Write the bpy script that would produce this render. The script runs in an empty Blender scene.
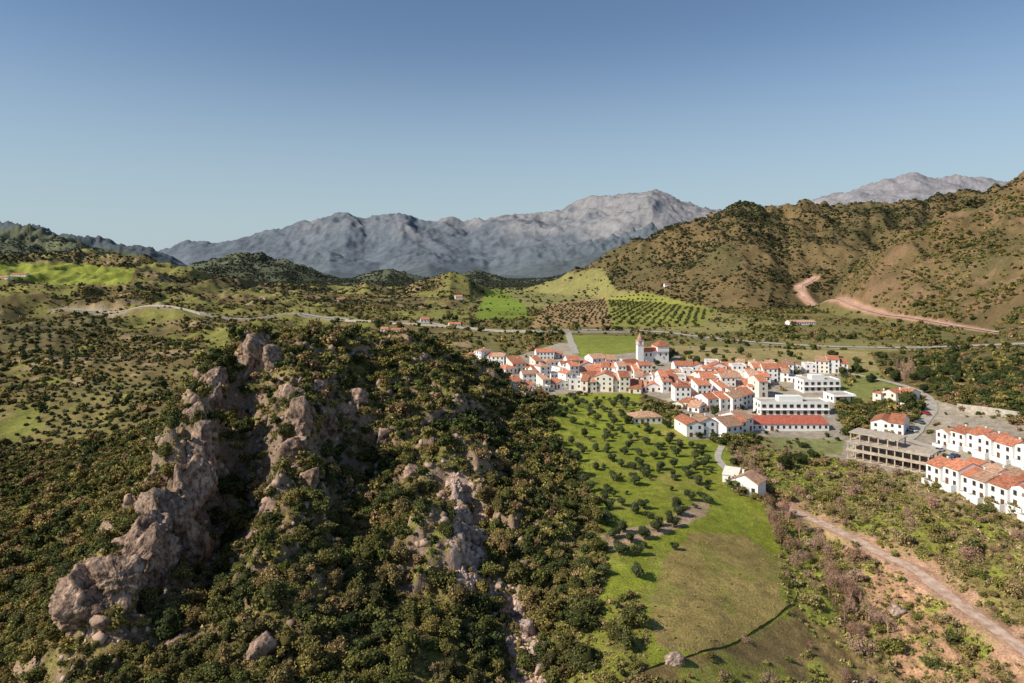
import bpy, bmesh, math, random, time
import numpy as np
from mathutils import Vector, noise as mn
T0=time.time()
rng=np.random.default_rng(7); random.seed(7)
F=683.0; YH=262.0; BASE=-72.0
C=bpy.context.scene.collection
# ---------------------------------------------------------------- numpy noise
_ca=np.cos(np.arange(1024)/1024*2*np.pi); _sa=np.sin(np.arange(1024)/1024*2*np.pi)
def perlin(x,y,s=0):
    x=np.asarray(x,float); y=np.asarray(y,float)
    xi=np.floor(x).astype(np.int64); yi=np.floor(y).astype(np.int64); xf=x-xi; yf=y-yi
    u=xf*xf*xf*(xf*(xf*6-15)+10); v=yf*yf*yf*(yf*(yf*6-15)+10)
    def g(ix,iy,dx,dy):
        h=(ix*374761393+iy*668265263+s*144269504)&0xffffffff
        h=((h^(h>>13))*1274126177)&0xffffffff; h=(h^(h>>16))&1023
        return _ca[h]*dx+_sa[h]*dy
    a=g(xi,yi,xf,yf); b=g(xi+1,yi,xf-1,yf); c=g(xi,yi+1,xf,yf-1); d=g(xi+1,yi+1,xf-1,yf-1)
    return 1.45*((a+(b-a)*u)*(1-v)+(c+(d-c)*u)*v)
def fbm(x,y,o=4,s=0,gain=.5):
    t=0;a=1;n=0
    for i in range(o):
        t=t+a*perlin(x*2**i+i*13.7,y*2**i+i*7.3,s+i); n+=a; a*=gain
    return t/n
def ridged(x,y,o=4,s=0,gain=.5):
    t=0;a=1;n=0
    for i in range(o):
        t=t+a*(1-2*np.abs(perlin(x*2**i+i*3.7,y*2**i+i*9.1,s+i))); n+=a; a*=gain
    return t/n
def sstep(a,b,x):
    t=np.clip((x-a)/(b-a),0,1); return t*t*(3-2*t)
# ---------------------------------------------------------------- terrain grid
ui=np.arange(-0.80,0.8001,0.0023)
uarr=np.concatenate([np.arange(-1.5,-0.80,0.02),ui,np.arange(ui[-1]+0.02,1.5,0.02)])
varr=np.concatenate([np.arange(math.log(25),math.log(95),0.03),np.arange(math.log(95),math.log(620),0.0033),np.arange(math.log(620),math.log(15000),0.0062)])
U,V=np.meshgrid(uarr,varr); D=np.exp(V); X=U*D; PX=512+F*U
# control points (px, depth, height): crag ridge, side valley, gully, ravine, terraces
P=[(-300,60,-84),(-300,120,-95),(-300,200,-108),(-300,350,-105),(-300,600,-88),(-300,1000,-66),
(0,70,-76),(0,100,-80),(0,140,-88),(0,180,-94),(0,240,-99),(0,320,-98),(0,420,-93),(0,550,-85),(0,750,-74),(0,1000,-64),
(60,115,-77),(60,170,-88),(70,230,-95),(70,320,-95),(80,420,-91),(110,550,-84),(120,750,-76),
(95,135,-66),(135,150,-57.5),(180,168,-47),(198,190,-40),(215,215,-34),(255,240,-28),(300,255,-30),(330,270,-33),(400,290,-37),(470,310,-50),(520,330,-64),
(100,170,-80),(130,200,-79),(150,240,-74),(180,260,-61),(150,300,-84),(220,330,-68),(200,420,-84),(260,330,-62),(260,420,-80),(330,340,-64),(400,360,-68),(350,450,-76),(470,380,-72),(450,480,-72),
(192,138,-74),(212,150,-78),(226,168,-76),(236,188,-70),(245,210,-56),(150,125,-73),
(290,195,-44),(300,218,-37),(276,165,-55),(258,140,-65),(250,115,-69),(180,112,-72),(120,105,-73),(150,90,-75),
(345,170,-71),(360,200,-67),(385,230,-55),(400,260,-45),(350,130,-71),(400,110,-74),(400,150,-74),
(440,240,-50),(450,200,-57),(430,160,-63),(420,130,-70),(450,270,-47),
(490,215,-68),(485,180,-73),(510,150,-78),(530,125,-80),(500,260,-62),
(545,230,-70),(560,180,-71),(590,150,-72),(620,120,-72.5),(540,280,-69),(560,350,-72),
(300,80,-75),(500,80,-81),(700,80,-76),(900,80,-86),(1100,80,-88),(300,40,-80),(700,40,-80),
(650,150,-72),(700,200,-73),(700,130,-73.5),(740,230,-74),(780,160,-76),(620,250,-70.5),(680,300,-72),(640,350,-73),
(800,215,-79),(820,180,-82),(840,150,-84),(860,130,-86),(880,110,-88),
(790,240,-75),(830,250,-74.5),(880,182,-77),(950,160,-78),(1024,137,-78.5),(1000,115,-85),
(960,190,-74.5),(1000,172,-75),(1024,160,-75.5),(900,210,-76),(980,215,-73.5),(1024,200,-73.5),(980,260,-70),(1030,300,-64),(1100,250,-64),(1150,180,-70),(1250,300,-55),(950,320,-69),(880,300,-73),(900,400,-69),
(700,420,-73),(780,340,-74),(600,480,-70),(650,520,-67.5),(800,450,-70),(560,430,-72),(520,420,-73),(520,520,-72),(400,600,-73),(300,600,-76),(700,600,-71),(850,600,-69),(1024,500,-58),(1200,500,-48),
(600,800,-70),(800,800,-68),(1000,800,-60),(300,850,-72),(0,1500,-60),(500,1200,-72),(900,1200,-70),(-300,1800,-60),(500,1900,-72),(1300,1200,-60),(1000,1900,-72),(0,2500,-72)]
pu=np.array([(p[0]-512)/F for p in P]); pv=np.array([math.log(p[1]) for p in P]); pw=np.array([(p[2]-BASE)/p[1] for p in P])
def kern(r2): return np.sqrt(r2+0.012**2)
K=kern((pu[:,None]-pu)**2+(pv[:,None]-pv)**2)
n=len(P); A=np.zeros((n+1,n+1)); A[:n,:n]=K; A[:n,n]=1; A[n,:n]=1
w=np.linalg.solve(A,np.append(pw,0))
dt=np.full(U.shape,w[n])
for i in range(n): dt+=w[i]*kern((U-pu[i])**2+(V-pv[i])**2)
dt*=1-sstep(math.log(1500),math.log(2800),V)
t=BASE/D+dt
def layer(prof,D0,Af,Ab,wob=0.0,s=1,pw_=1.0,l0=.55):
    xs=[p[0] for p in prof]; ys=[(YH-p[1])/F for p in prof]
    tc=np.interp(PX,xs,ys)
    d0=D0*(1+wob*perlin(U*4,U*0+s*3.1,s))
    l=np.log(D/d0); a=np.abs(l)
    return tc-np.where(l<0,Af*a**pw_+2.5*np.maximum(a-l0,0)**2,Ab*l)
def add(lay):
    global t
    m=lay>t
    t=np.maximum(t,lay); return m
hillR=layer([(380,345),(470,302),(520,292),(560,279),(600,267),(640,250),(680,236),(720,224),(745,218),(770,217),(790,221),(820,220),(870,211),(905,205),(925,209),(960,210),(1000,205),(1060,196),(1400,170)],1700,.27,.4,.12,2,1.0,.8)
hillN=layer([(700,430),(770,380),(800,330),(840,285),(870,264),(905,247),(940,231),(970,216),(1000,199),(1024,189),(1100,168),(1400,150)],1080,.36,.5,.1,5,1.1)
hillL=layer([(-400,255),(0,262),(50,264),(100,266),(135,268),(160,273),(200,279),(240,288),(290,297),(340,301),(400,308),(460,330)],1500,.11,.25,.1,7)
hillLF=layer([(-400,225),(0,236),(30,239),(60,245),(100,250),(150,254),(175,262),(200,272),(240,300)],3200,.16,.3,.1,9)
hillC=layer([(130,300),(160,285),(190,268),(215,263),(250,261),(285,265),(320,277),(350,290),(380,300),(420,330)],2500,.2,.3,.08,11)
hillM=layer([(290,312),(335,292),(365,286),(395,294),(425,286),(450,279),(475,283),(500,296),(540,318)],1500,.17,.3,.1,13)
hillM2=layer([(330,322),(380,308),(410,304),(450,299),(480,304),(500,318)],1100,.17,.3,.1,19)
hillF=layer([(100,300),(250,276),(300,270),(345,281),(390,272),(430,281),(475,272),(520,282),(570,274),(640,276),(700,270)],2500,.14,.3,.08,14)
hillF2=layer([(100,284),(210,262),(270,266),(330,256),(380,265),(430,256),(490,264),(540,254),(600,250),(700,244)],4300,.15,.3,.1,16)
mt=layer([(-400,262),(60,266),(130,258),(160,252),(190,243),(230,241),(262,238),(300,230),(345,220),(365,224),(400,217),(425,223),(470,227),(500,221),(520,217),(560,213),(600,204),(622,201),(640,195),(652,192),(664,196),(688,206),(720,213),(760,222),(820,240),(900,255),(1400,262)],8500,.16,.3,.05,15,1.0,.9)
mt2=layer([(-400,270),(600,262),(700,225),(740,214),(780,212),(800,210),(830,200),(860,190),(890,184),(915,179),(935,183),(960,182),(985,185),(1040,192),(1150,215),(1400,240)],11500,.2,.3,.03,17)
mR=add(hillR); mN=add(hillN); mL=add(hillL); add(hillLF); add(hillC); add(hillM); add(hillM2); add(hillF); add(hillF2); mM=add(mt); mM2=add(mt2)
Z=t*D
# relief
crest=[(95,135),(135,150),(180,168),(200,190),(215,215),(255,240),(300,255),(330,270),(400,290),(470,310),(290,195),(278,165),(380,220),(440,240),(450,200),(480,180),(260,140),(430,160)]
crag=np.zeros(U.shape)
for px,d in crest: crag=np.maximum(crag,np.exp(-((U-(px-512)/F)**2+(V-math.log(d))**2)/(2*.085**2)))
Z+=crag*(6.0*ridged(X/32,D/38,4,21,.55)-2+2.8*ridged(X/10,D/14,3,22))
stp=fbm(X/14,D/20,3,25); Z+=crag*3.6*sstep(-.03,.04,stp)
leftm=sstep(420,250,PX)*sstep(math.log(150),math.log(300),V)*(1-sstep(math.log(1300),math.log(2300),V))
Z+=leftm*(1-crag)*D/300*(4.5*ridged(X/90,D/110,3,31)-1)
midm=sstep(math.log(560),math.log(800),V)*(1-sstep(math.log(2300),math.log(3200),V))*sstep(720,560,PX)
Z+=midm*(16*ridged(X/330,D/420,4,37)-5)*np.where((PX>470),.3,1)
Z+=.35*fbm(X/12,D/12,3,33)*(1-sstep(math.log(600),math.log(1200),V))
rav=np.exp(-((U-(835-512)/F)/.05)**2)*sstep(250,205,D)
Z+=rav*2*ridged(X/12,D/14,3,35)
erod=sstep(840,900,PX)*sstep(225,190,D); Z+=erod*2.2*(ridged(X/9,D/12,3,36)-.3)
hm=np.clip((t-(BASE/D+dt))/.06,0,1)*(D<5500)
Z+=hm*D*(.024*ridged(X/(D*.16),D/260,4,41)+.017*ridged(X/90,D/190,4,43,.5))
mm=np.clip((t-BASE/D)/.05,0,1)*sstep(4300,6000,D)
Z+=mm*(190*(ridged(X/1500+D/7000,D/2600,6,51,.55)-.3)+62*ridged(X/280+D/1500,D/600,5,55,.6))
PY=YH-F*Z/D
nD,nU=U.shape
def gi(x,y):
    x=np.asarray(x,float); y=np.asarray(y,float)
    fu=np.clip(np.interp(x/y,uarr,np.arange(nU)),0,nU-1.001); fv=np.clip(np.interp(np.log(y),varr,np.arange(nD)),0,nD-1.001)
    return fu,fv
def samp(Agrid,x,y):
    fu,fv=gi(x,y); iu=fu.astype(int); iv=fv.astype(int); a=fu-iu; b=fv-iv
    return (Agrid[iv,iu]*(1-a)+Agrid[iv,iu+1]*a)*(1-b)+(Agrid[iv+1,iu]*(1-a)+Agrid[iv+1,iu+1]*a)*b
def gz(x,y): return float(samp(Z,x,y))
def at(px,py,dmin=95):
    u=(px-512)/F; c=int(round(np.interp(u,uarr,np.arange(nU)))); col=PY[:,c]; k=int(np.searchsorted(varr,math.log(dmin)))
    idx=np.nonzero(col[k:]<=py)[0]
    j=k+(idx[0] if len(idx) else nD-k-1); j=max(j,1)
    p0,p1=col[j-1],col[j]; f=0 if p0==p1 else min(max((p0-py)/(p0-p1),0),1)
    d=math.exp(varr[j-1]+(varr[j]-varr[j-1])*f)
    return u*d,d,gz(u*d,d)
# roads cut level into the ground
def spline(W,step):
    W=[Vector((p[0],p[1],0)) for p in W]; dense=[]
    for i in range(len(W)-1):
        p0=W[max(i-1,0)];p1=W[i];p2=W[i+1];p3=W[min(i+2,len(W)-1)]; k_=max(2,int((p2-p1).length/step))
        for j in range(k_):
            s=j/k_; dense.append(.5*((2*p1)+(p2-p0)*s+(2*p0-5*p1+4*p2-p3)*s*s+(3*p1-p0-3*p2+p3)*s**3))
    dense.append(W[-1]); return dense
ROADS={}
def carve(key,pts,width,dmin,step,shoulder,sm=5):
    global Z,PY
    Dn=spline([at(a,b,dmin) for a,b in pts],step); z=np.array([gz(p.x,p.y) for p in Dn]); k=sm
    zp=np.pad(z,k,mode='edge'); z=np.array([zp[i:i+2*k+1].mean() for i in range(len(z))])
    ax=np.array([p.x for p in Dn]); ay=np.array([p.y for p in Dn]); R=width/2+shoulder
    cand=np.nonzero((X>ax.min()-R)&(X<ax.max()+R)&(D>ay.min()-R)&(D<ay.max()+R))
    cx,cy=X[cand],D[cand]; best=np.full(len(cx),1e9); bz=np.zeros(len(cx))
    for i in range(len(ax)-1):
        dx,dy=ax[i+1]-ax[i],ay[i+1]-ay[i]; L2=dx*dx+dy*dy+1e-9; s=np.clip(((cx-ax[i])*dx+(cy-ay[i])*dy)/L2,0,1)
        d=np.hypot(cx-ax[i]-s*dx,cy-ay[i]-s*dy); m=d<best; best[m]=d[m]; bz[m]=(z[i]+(z[i+1]-z[i])*s)[m]
    wgt=1-sstep(width/2,R,best); Z[cand]=Z[cand]*(1-wgt)+bz*wgt; PY=YH-F*Z/D
    dist=np.full(Z.shape,1e9); dist[cand]=best; ROADS[key]=(Dn,z,width,dist)
carve('track',[(786,508),(830,525),(880,550),(915,572),(950,596),(990,624),(1040,664)],4.2,95,2,4)
carve('valley',[(60,309),(100,311),(200,313),(310,316),(400,322),(470,327),(540,331),(640,331),(700,337),(760,343),(860,348),(960,347),(1060,352)],12,480,8,12,3)
carve('hill',[(815,276),(802,284),(802,293),(828,301),(870,310),(905,317),(950,325),(1000,333)],9,430,5,18,4)
print('hill',[tuple(round(q) for q in at(a,b,430)[:2]) for a,b in [(815,276),(802,293),(870,310),(950,325),(1000,333)]])
carve('s1',[(567,330),(571,342),(576,354)],7,480,4,5)
carve('s2',[(850,446),(880,441),(905,440),(925,420),(932,404),(915,390),(880,380),(850,374)],6,200,3,5)
carve('s3',[(905,440),(940,450),(980,470),(1050,496)],6,180,3,4)
carve('s4',[(722,446),(718,458),(730,474)],3,180,2,2)
cmin=np.minimum.accumulate(PY[int(np.searchsorted(varr,math.log(60))):],axis=0); cmin=np.concatenate([np.full((nD-len(cmin),nU),9999.),cmin])
# ---------------------------------------------------------------- ground colour and plant density
col=np.zeros(U.shape+(3,)); dens=np.zeros(U.shape)
nA=fbm(X/30,D/30,4,61); nB=fbm(X/7,D/7,3,62); nC=fbm(X/160,D/160,4,63)
def setc(m,c,dn=None):
    global col,dens
    m=np.clip(m,0,1)
    col=col*(1-m[...,None])+np.array(c)*m[...,None]
    if dn is not None: dens=dens*(1-m)+dn*m
def inpoly(poly,wx,wy):
    px=PX+wx; py=PY+wy; ins=np.zeros(U.shape,bool); k=len(poly)
    for i in range(k):
        x0,y0=poly[i]; x1,y1=poly[(i+1)%k]
        if y0==y1: continue
        c=((y0>py)!=(y1>py))&(px<(x1-x0)*(py-y0)/(y1-y0)+x0); ins^=c
    return ins.astype(float)
def zone(poly,d0,d1,c,dn=None,warp=4,amt=1.0):
    m=inpoly(poly,nB*warp,nA*warp*.5)*((D>=d0)&(D<=d1))
    setc(m*amt,c,dn); return m
setc(np.ones(U.shape),(.17,.13,.05),1.0)
setc((D<360)*sstep(-.15,.3,nB+nA*.5),(.26,.19,.07),.45)
setc((D<360)*sstep(.15,.4,nA-nB*.3),(.23,.21,.055),.3)
setc((D<360)*(PX<330)*sstep(.1,.45,fbm(X/22,D/30,3,66))*(crag<.6),(.32,.22,.115),.22)
lz=(PX<470)*(D>250)*(D<2300)*(crag<.3)
setc(lz*1.0,(.175,.13,.052),.75)
setc(lz*sstep(.02,.25,nC+nA*.6),(.225,.18,.062),.35)
setc(lz*sstep(.25,.4,nA-nC*.6),(.33,.235,.125),.22)
setc(lz*sstep(.25,.36,fbm(X/45,D/60,3,68)),(.235,.225,.05),.14)
rz=((PX>=470)*(D>520)*(D<2400))
setc(rz*1.0,(.19,.16,.058),.45)
setc((D>700)*(D<2300)*(PX<650)*sstep(.06,.26,nC-.3*nA),(.235,.215,.06),.22)
hz_=((mR|mN)&(D<2600)&(D>560))*1.0
setc(hz_,(.18,.125,.055),.85)
setc(hz_*sstep(-.05,.25,nC+nA*.5),(.125,.10,.042),1.0)
setc(hz_*mN*sstep(.0,.3,nA-nC*.5),(.25,.155,.082),.5)
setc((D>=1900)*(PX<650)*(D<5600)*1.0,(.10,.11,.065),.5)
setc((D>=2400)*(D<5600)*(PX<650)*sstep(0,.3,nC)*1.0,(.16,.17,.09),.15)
setc((D>=3000)*(D<5600)*1.0,(.10,.118,.125),.12)  # aerial haze painted into the foothill colour, bluer with depth
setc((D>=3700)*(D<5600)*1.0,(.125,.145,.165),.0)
nM=fbm(X/700,D/900,5,71); hgt=np.clip((PY-190)/90,0,1)
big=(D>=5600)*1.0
setc(big,(.135,.155,.18),0)  # mountain body: haze blue-grey painted into the rock colour
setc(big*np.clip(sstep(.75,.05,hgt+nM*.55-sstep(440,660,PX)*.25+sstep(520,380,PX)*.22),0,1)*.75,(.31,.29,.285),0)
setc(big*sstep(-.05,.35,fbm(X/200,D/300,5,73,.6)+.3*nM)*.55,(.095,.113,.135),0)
setc(big*mM2*.7,(.27,.255,.27),0)
green=(.27,.295,.034)
zone([(548,395),(600,390),(640,391),(642,410),(690,430),(720,446),(726,470),(735,494),(762,500),(775,530),(800,585),(812,610),(850,640),(880,690),(560,690),(590,625),(606,560),(590,500),(560,450)],95,420,green,.0,6)
gm=inpoly([(548,395),(642,391),(726,450),(800,585),(812,610),(880,690),(560,690),(606,560)],nB*3,0)*(D<420)
setc(gm*sstep(.0,.5,nA+nB*.7)*.75,(.34,.28,.075))
zone([(664,560),(694,530),(745,535),(785,570),(797,598),(785,610),(760,627),(725,645),(690,654),(655,645),(650,600)],95,250,(.36,.26,.09),0,8,.95)
setc(gm*(D<185)*sstep(.05,.3,fbm(X/9,D/16,4,67))*.55,(.28,.28,.055))
zone([(600,690),(640,672),(690,657),(728,648),(762,630),(788,613),(801,598),(812,606),(850,640),(880,690)],95,220,(.25,.17,.072),.07,3,.95)
setc(inpoly([(600,690),(640,672),(690,657),(728,648),(762,630),(788,613),(801,598),(850,640),(880,690)],nB*4,0)*(D<220)*sstep(.05,.3,nB+nA)*.8,(.25,.26,.045))
zone([(560,690),(585,640),(600,600),(640,590),(650,640),(640,672),(610,690)],95,220,(.27,.255,.05),.12,5,.7)
setc(gm*(D<160)*sstep(.1,.3,fbm(X/6,D/8,3,69))*.5,(.21,.155,.07))
zone([(600,534),(660,522),(698,500),(712,504),(705,516),(668,532),(610,552)],95,300,(.52,.36,.22),0,5)
zone([(680,430),(726,446),(735,470),(722,470),(700,452)],95,420,(.24,.27,.035),0,3)
zone([(752,440),(800,442),(842,452),(850,470),(800,500),(770,490)],150,420,(.26,.28,.045),.12,4)
zone([(786,500),(842,470),(930,480),(950,520),(900,540),(850,530)],120,330,(.28,.22,.075),.24,6)
zone([(770,520),(790,512),(850,545),(920,600),(960,690),(880,690),(850,640),(805,600)],95,260,(.28,.19,.09),.32,6)
zone([(860,572),(925,560),(950,590),(1030,655),(1030,700),(905,700),(888,640)],95,260,(.53,.30,.175),.12,12,.85)
zone([(930,500),(1030,530),(1030,640),(960,590),(900,560)],95,260,(.29,.225,.08),.28,6)
setc((PX>780)*(D<235)*sstep(.0,.15,nA+.3*nB)*(PX<1100)*(PY>470),(.275,.285,.05),.16)
zone([(495,362),(560,343),(660,350),(700,362),(850,368),(935,400),(1030,425),(1030,520),(925,482),(842,460),(760,438),(690,440),(670,402),(640,392),(515,396)],180,620,(.40,.33,.25),.02,2)
zone([(840,370),(880,372),(905,392),(890,436),(850,440),(836,410)],200,620,(.22,.22,.065),.4,4)
zone([(760,436),(845,440),(842,455),(765,450)],200,420,(.27,.27,.10),.03,2)
zone([(842,470),(930,474),(1030,520),(1030,540),(925,500)],180,320,(.38,.27,.15),.14,3)
zone([(895,398),(925,402),(928,420),(905,436),(893,430)],180,420,(.30,.24,.15),0.15,2)
zone([(560,335),(640,336),(640,352),(580,358)],450,900,(.24,.26,.045),0,2)
zone([(660,345),(870,352),(880,372),(700,362)],400,900,(.34,.265,.11),.05,2)
zone([(640,336),(860,340),(960,350),(870,352),(660,345)],450,1100,(.24,.205,.07),.25,2)
zone([(640,322),(720,312),(790,325),(700,335),(640,333)],450,1200,(.29,.25,.09),.15,2)
zone([(474,320),(486,290),(524,289),(528,318)],600,1900,(.20,.27,.03),0,2,.9)
zone([(524,304),(500,289),(560,274),(602,268),(616,290),(650,292),(640,300),(560,304),(534,312)],700,1900,(.26,.235,.08),.05,4,.95)
zone([(530,328),(546,305),(606,297),(616,326)],600,1900,(.40,.25,.12),0,1)
zone([(612,326),(606,298),(650,293),(718,310),(700,326)],600,1900,(.29,.28,.06),0,1)
zone([(-300,266),(0,263),(70,263),(135,269),(130,284),(60,285),(0,277),(-300,280)],800,2300,(.27,.29,.045),0,1)
zone([(200,330),(240,326),(300,330),(280,350),(210,352)],380,1000,(.25,.23,.06),.12,3)
zone([(380,312),(470,308),(475,322),(400,318)],500,1500,(.24,.22,.06),.1,3)
zone([(0,318),(110,314),(112,330),(0,345)],500,1200,(.17,.14,.06),.5,3)
gzx=np.gradient(Z,axis=1)/np.gradient(X,axis=1); gzy=np.gradient(Z,axis=0)/np.gradient(D,axis=0)
sl=np.hypot(gzx,gzy)
rockm=sstep(1.0,1.4,sl+nB*.4)*(D<360)*(crag>.2)
setc(rockm,(.32,.22,.155),.42)
zone([(446,470),(466,468),(484,505),(488,545),(478,600),(460,605),(450,560)],120,260,(.58,.41,.32),.05,10,.95)
zone([(480,575),(520,600),(545,640),(550,700),(518,700),(505,640)],95,200,(.54,.375,.285),.08,12,.92)
d_=ROADS['hill'][3]; setc(sstep(12,7,d_+nA*3)*.95,(.58,.33,.22),0); dens*=sstep(9,18,d_)
d_=ROADS['valley'][3]; setc(sstep(14,9,d_+nA*4)*.7,(.38,.32,.23),.1)
d_=ROADS['track'][3]; setc(sstep(8,2.5,d_+nB*6+nA*4)*.95,(.58,.34,.215),.0); dens*=sstep(1.5,4,d_)
for k_ in ('s1','s2','s3','s4'): dens*=sstep(2,5,ROADS[k_][3])
col*=(1+.22*nB+.15*fbm(X/2.2,D/2.2,2,81)*(D<500))[...,None]
col=np.clip(col,.01,.9)
# ---------------------------------------------------------------- materials
def newmat(name):
    m=bpy.data.materials.new(name); m.use_nodes=True; nt=m.node_tree; b=nt.nodes['Principled BSDF']
    b.inputs['Roughness'].default_value=.9; b.inputs['Specular IOR Level'].default_value=.15
    return m,nt,b
def noisy(name,c,var=.25,scale=1.5,rough=.9,bump=0,bscale=6,c2=None,spec=.15,det=6,objrand=0,crack=0):
    m,nt,b=newmat(name); N=nt.nodes; L=nt.links
    b.inputs['Roughness'].default_value=rough; b.inputs['Specular IOR Level'].default_value=spec
    g=N.new('ShaderNodeNewGeometry'); no=N.new('ShaderNodeTexNoise'); no.inputs['Scale'].default_value=scale; no.inputs['Detail'].default_value=det
    L.new(g.outputs['Position'],no.inputs['Vector'])
    r=N.new('ShaderNodeValToRGB'); r.color_ramp.elements[0].position=.3; r.color_ramp.elements[1].position=.7
    a=[x*(1-var) for x in c]; e=[min(x*(1+var),1) for x in c] if c2 is None else c2
    r.color_ramp.elements[0].color=(*a,1); r.color_ramp.elements[1].color=(*e,1)
    L.new(no.outputs['Fac'],r.inputs['Fac']); out=r.outputs['Color']
    if crack:
        mp=N.new('ShaderNodeMapping'); mp.inputs['Scale'].default_value=(1,1,.6); L.new(g.outputs['Position'],mp.inputs['Vector'])
        n3=N.new('ShaderNodeTexNoise'); n3.inputs['Scale'].default_value=1.1; n3.inputs['Detail'].default_value=9; n3.inputs['Roughness'].default_value=.7; L.new(mp.outputs[0],n3.inputs['Vector'])
        mr=N.new('ShaderNodeMapRange'); mr.inputs[1].default_value=.40; mr.inputs[2].default_value=.56; mr.inputs[3].default_value=.3; mr.inputs[4].default_value=1.12; L.new(n3.outputs['Fac'],mr.inputs[0])
        v=N.new('ShaderNodeVectorMath'); v.operation='SCALE'; L.new(out,v.inputs[0]); L.new(mr.outputs[0],v.inputs['Scale']); out=v.outputs[0]
    if objrand:
        oi=N.new('ShaderNodeObjectInfo'); mr=N.new('ShaderNodeMapRange'); mr.inputs[3].default_value=1-objrand; mr.inputs[4].default_value=1+objrand
        L.new(oi.outputs['Random'],mr.inputs[0]); mx=N.new('ShaderNodeVectorMath'); mx.operation='SCALE'
        L.new(out,mx.inputs[0]); L.new(mr.outputs[0],mx.inputs['Scale']); out=mx.outputs[0]
    L.new(out,b.inputs['Base Color'])
    if bump:
        n2=N.new('ShaderNodeTexNoise'); n2.inputs['Scale'].default_value=bscale; n2.inputs['Detail'].default_value=8; L.new(g.outputs['Position'],n2.inputs['Vector'])
        bp=N.new('ShaderNodeBump'); bp.inputs['Strength'].default_value=bump; bp.inputs['Distance'].default_value=.3; L.new(n2.outputs['Fac'],bp.inputs['Height']); L.new(bp.outputs['Normal'],b.inputs['Normal'])
    return m
def vcol_mat(name,ground=False,objrand=None):
    m,nt,b=newmat(name); N=nt.nodes; L=nt.links
    at_=N.new('ShaderNodeAttribute'); at_.attribute_name='Col'; out=at_.outputs['Color']
    if ground:
        g=N.new('ShaderNodeNewGeometry')
        prev=None
        for sc,lo,hi in ((2.2,.5,1.5),(.35,.72,1.28),(.03,.85,1.15),(.006,.8,1.2)):
            no=N.new('ShaderNodeTexNoise'); no.inputs['Scale'].default_value=sc; no.inputs['Detail'].default_value=7; no.inputs['Roughness'].default_value=.65; L.new(g.outputs['Position'],no.inputs['Vector'])
            mr=N.new('ShaderNodeMapRange'); mr.inputs[1].default_value=.3; mr.inputs[2].default_value=.7; mr.inputs[3].default_value=lo; mr.inputs[4].default_value=hi; L.new(no.outputs['Fac'],mr.inputs[0])
            v=N.new('ShaderNodeVectorMath'); v.operation='SCALE'; L.new(out,v.inputs[0]); L.new(mr.outputs[0],v.inputs['Scale']); out=v.outputs[0]
            if sc==2.2: prev=no
        bp=N.new('ShaderNodeBump'); bp.inputs['Strength'].default_value=.7; bp.inputs['Distance'].default_value=.6
        L.new(prev.outputs['Fac'],bp.inputs['Height']); L.new(bp.outputs['Normal'],b.inputs['Normal'])
    if objrand:
        oi=N.new('ShaderNodeObjectInfo'); r=N.new('ShaderNodeValToRGB')
        els=r.color_ramp.elements; els[0].color=(*objrand[0],1); els[0].position=0; els[1].color=(*objrand[-1],1); els[1].position=1
        for i in range(1,len(objrand)-1):
            e=els.new(i/(len(objrand)-1)); e.color=(*objrand[i],1)
        L.new(oi.outputs['Random'],r.inputs['Fac']); mx=N.new('ShaderNodeVectorMath'); mx.operation='MULTIPLY'; L.new(out,mx.inputs[0]); L.new(r.outputs['Color'],mx.inputs[1]); out=mx.outputs[0]
    L.new(out,b.inputs['Base Color'])
    return m
M={}
M['ground']=vcol_mat('ground_material',ground=True)
M['scrub']=vcol_mat('scrub_foliage')
M['oak']=vcol_mat('oak_foliage',objrand=[(.085,.095,.023),(.165,.15,.04),(.09,.10,.03),(.25,.19,.055),(.075,.09,.024),(.28,.19,.075),(.06,.078,.022)])
M['shrub']=vcol_mat('shrub_foliage',objrand=[(.24,.19,.06),(.32,.225,.095),(.15,.15,.036),(.28,.24,.06),(.33,.24,.12),(.11,.125,.034)])
M['olive']=vcol_mat('olive_foliage',objrand=[(.07,.088,.03),(.11,.13,.05),(.09,.10,.038)])
M['brown']=vcol_mat('brown_twigs',objrand=[(.38,.22,.145),(.43,.28,.20),(.27,.18,.095),(.36,.20,.14)])
M['dark']=vcol_mat('cypress_foliage',objrand=[(.035,.05,.018),(.06,.075,.022),(.09,.105,.03)])
M['bark']=noisy('bark',(.11,.08,.055),.35,5)
M['rock']=noisy('crag_rock',(.24,.155,.11),.4,.35,.95,1,2.2,c2=(.54,.37,.27),crack=1)
M['palerock']=noisy('pale_rock',(.44,.31,.235),.35,.5,.95,.9,2.5,c2=(.66,.49,.39),crack=1)
M['white']=noisy('whitewash',(.87,.85,.81),.05,.8,.8,.1,4)
M['cream']=noisy('cream_render',(.79,.73,.63),.08,.8,.85,.1,4)
M['tile']=noisy('terracotta_tile',(.50,.195,.11),.4,1.1,.85,.5,5,objrand=.3)
M['oldtile']=noisy('weathered_tile',(.48,.28,.18),.4,1.1,.9,.5,5,objrand=.3)
M['brick']=noisy('brick_red',(.46,.13,.085),.3,1.2)
M['glass']=noisy('dark_glass',(.035,.04,.05),.3,2,.25,spec=.5)
M['frame']=noisy('painted_frame',(.25,.17,.11),.2,4,.6)
M['wood']=noisy('wooden_door',(.16,.08,.04),.3,4,.6)
M['concrete']=noisy('raw_concrete',(.50,.41,.32),.25,.7,.9,.3,4)
M['paved']=noisy('pale_paving',(.44,.39,.32),.2,.4,.9)
M['dirt']=noisy('orange_dirt',(.56,.36,.25),.25,.6,.95,.5,2,c2=(.74,.54,.41))
M['cutdirt']=noisy('cut_bank_dirt',(.58,.35,.25),.3,.08,.95,c2=(.70,.48,.38))
M['stone']=noisy('wall_stone',(.50,.43,.35),.25,.6,.9,.4,3)
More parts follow.
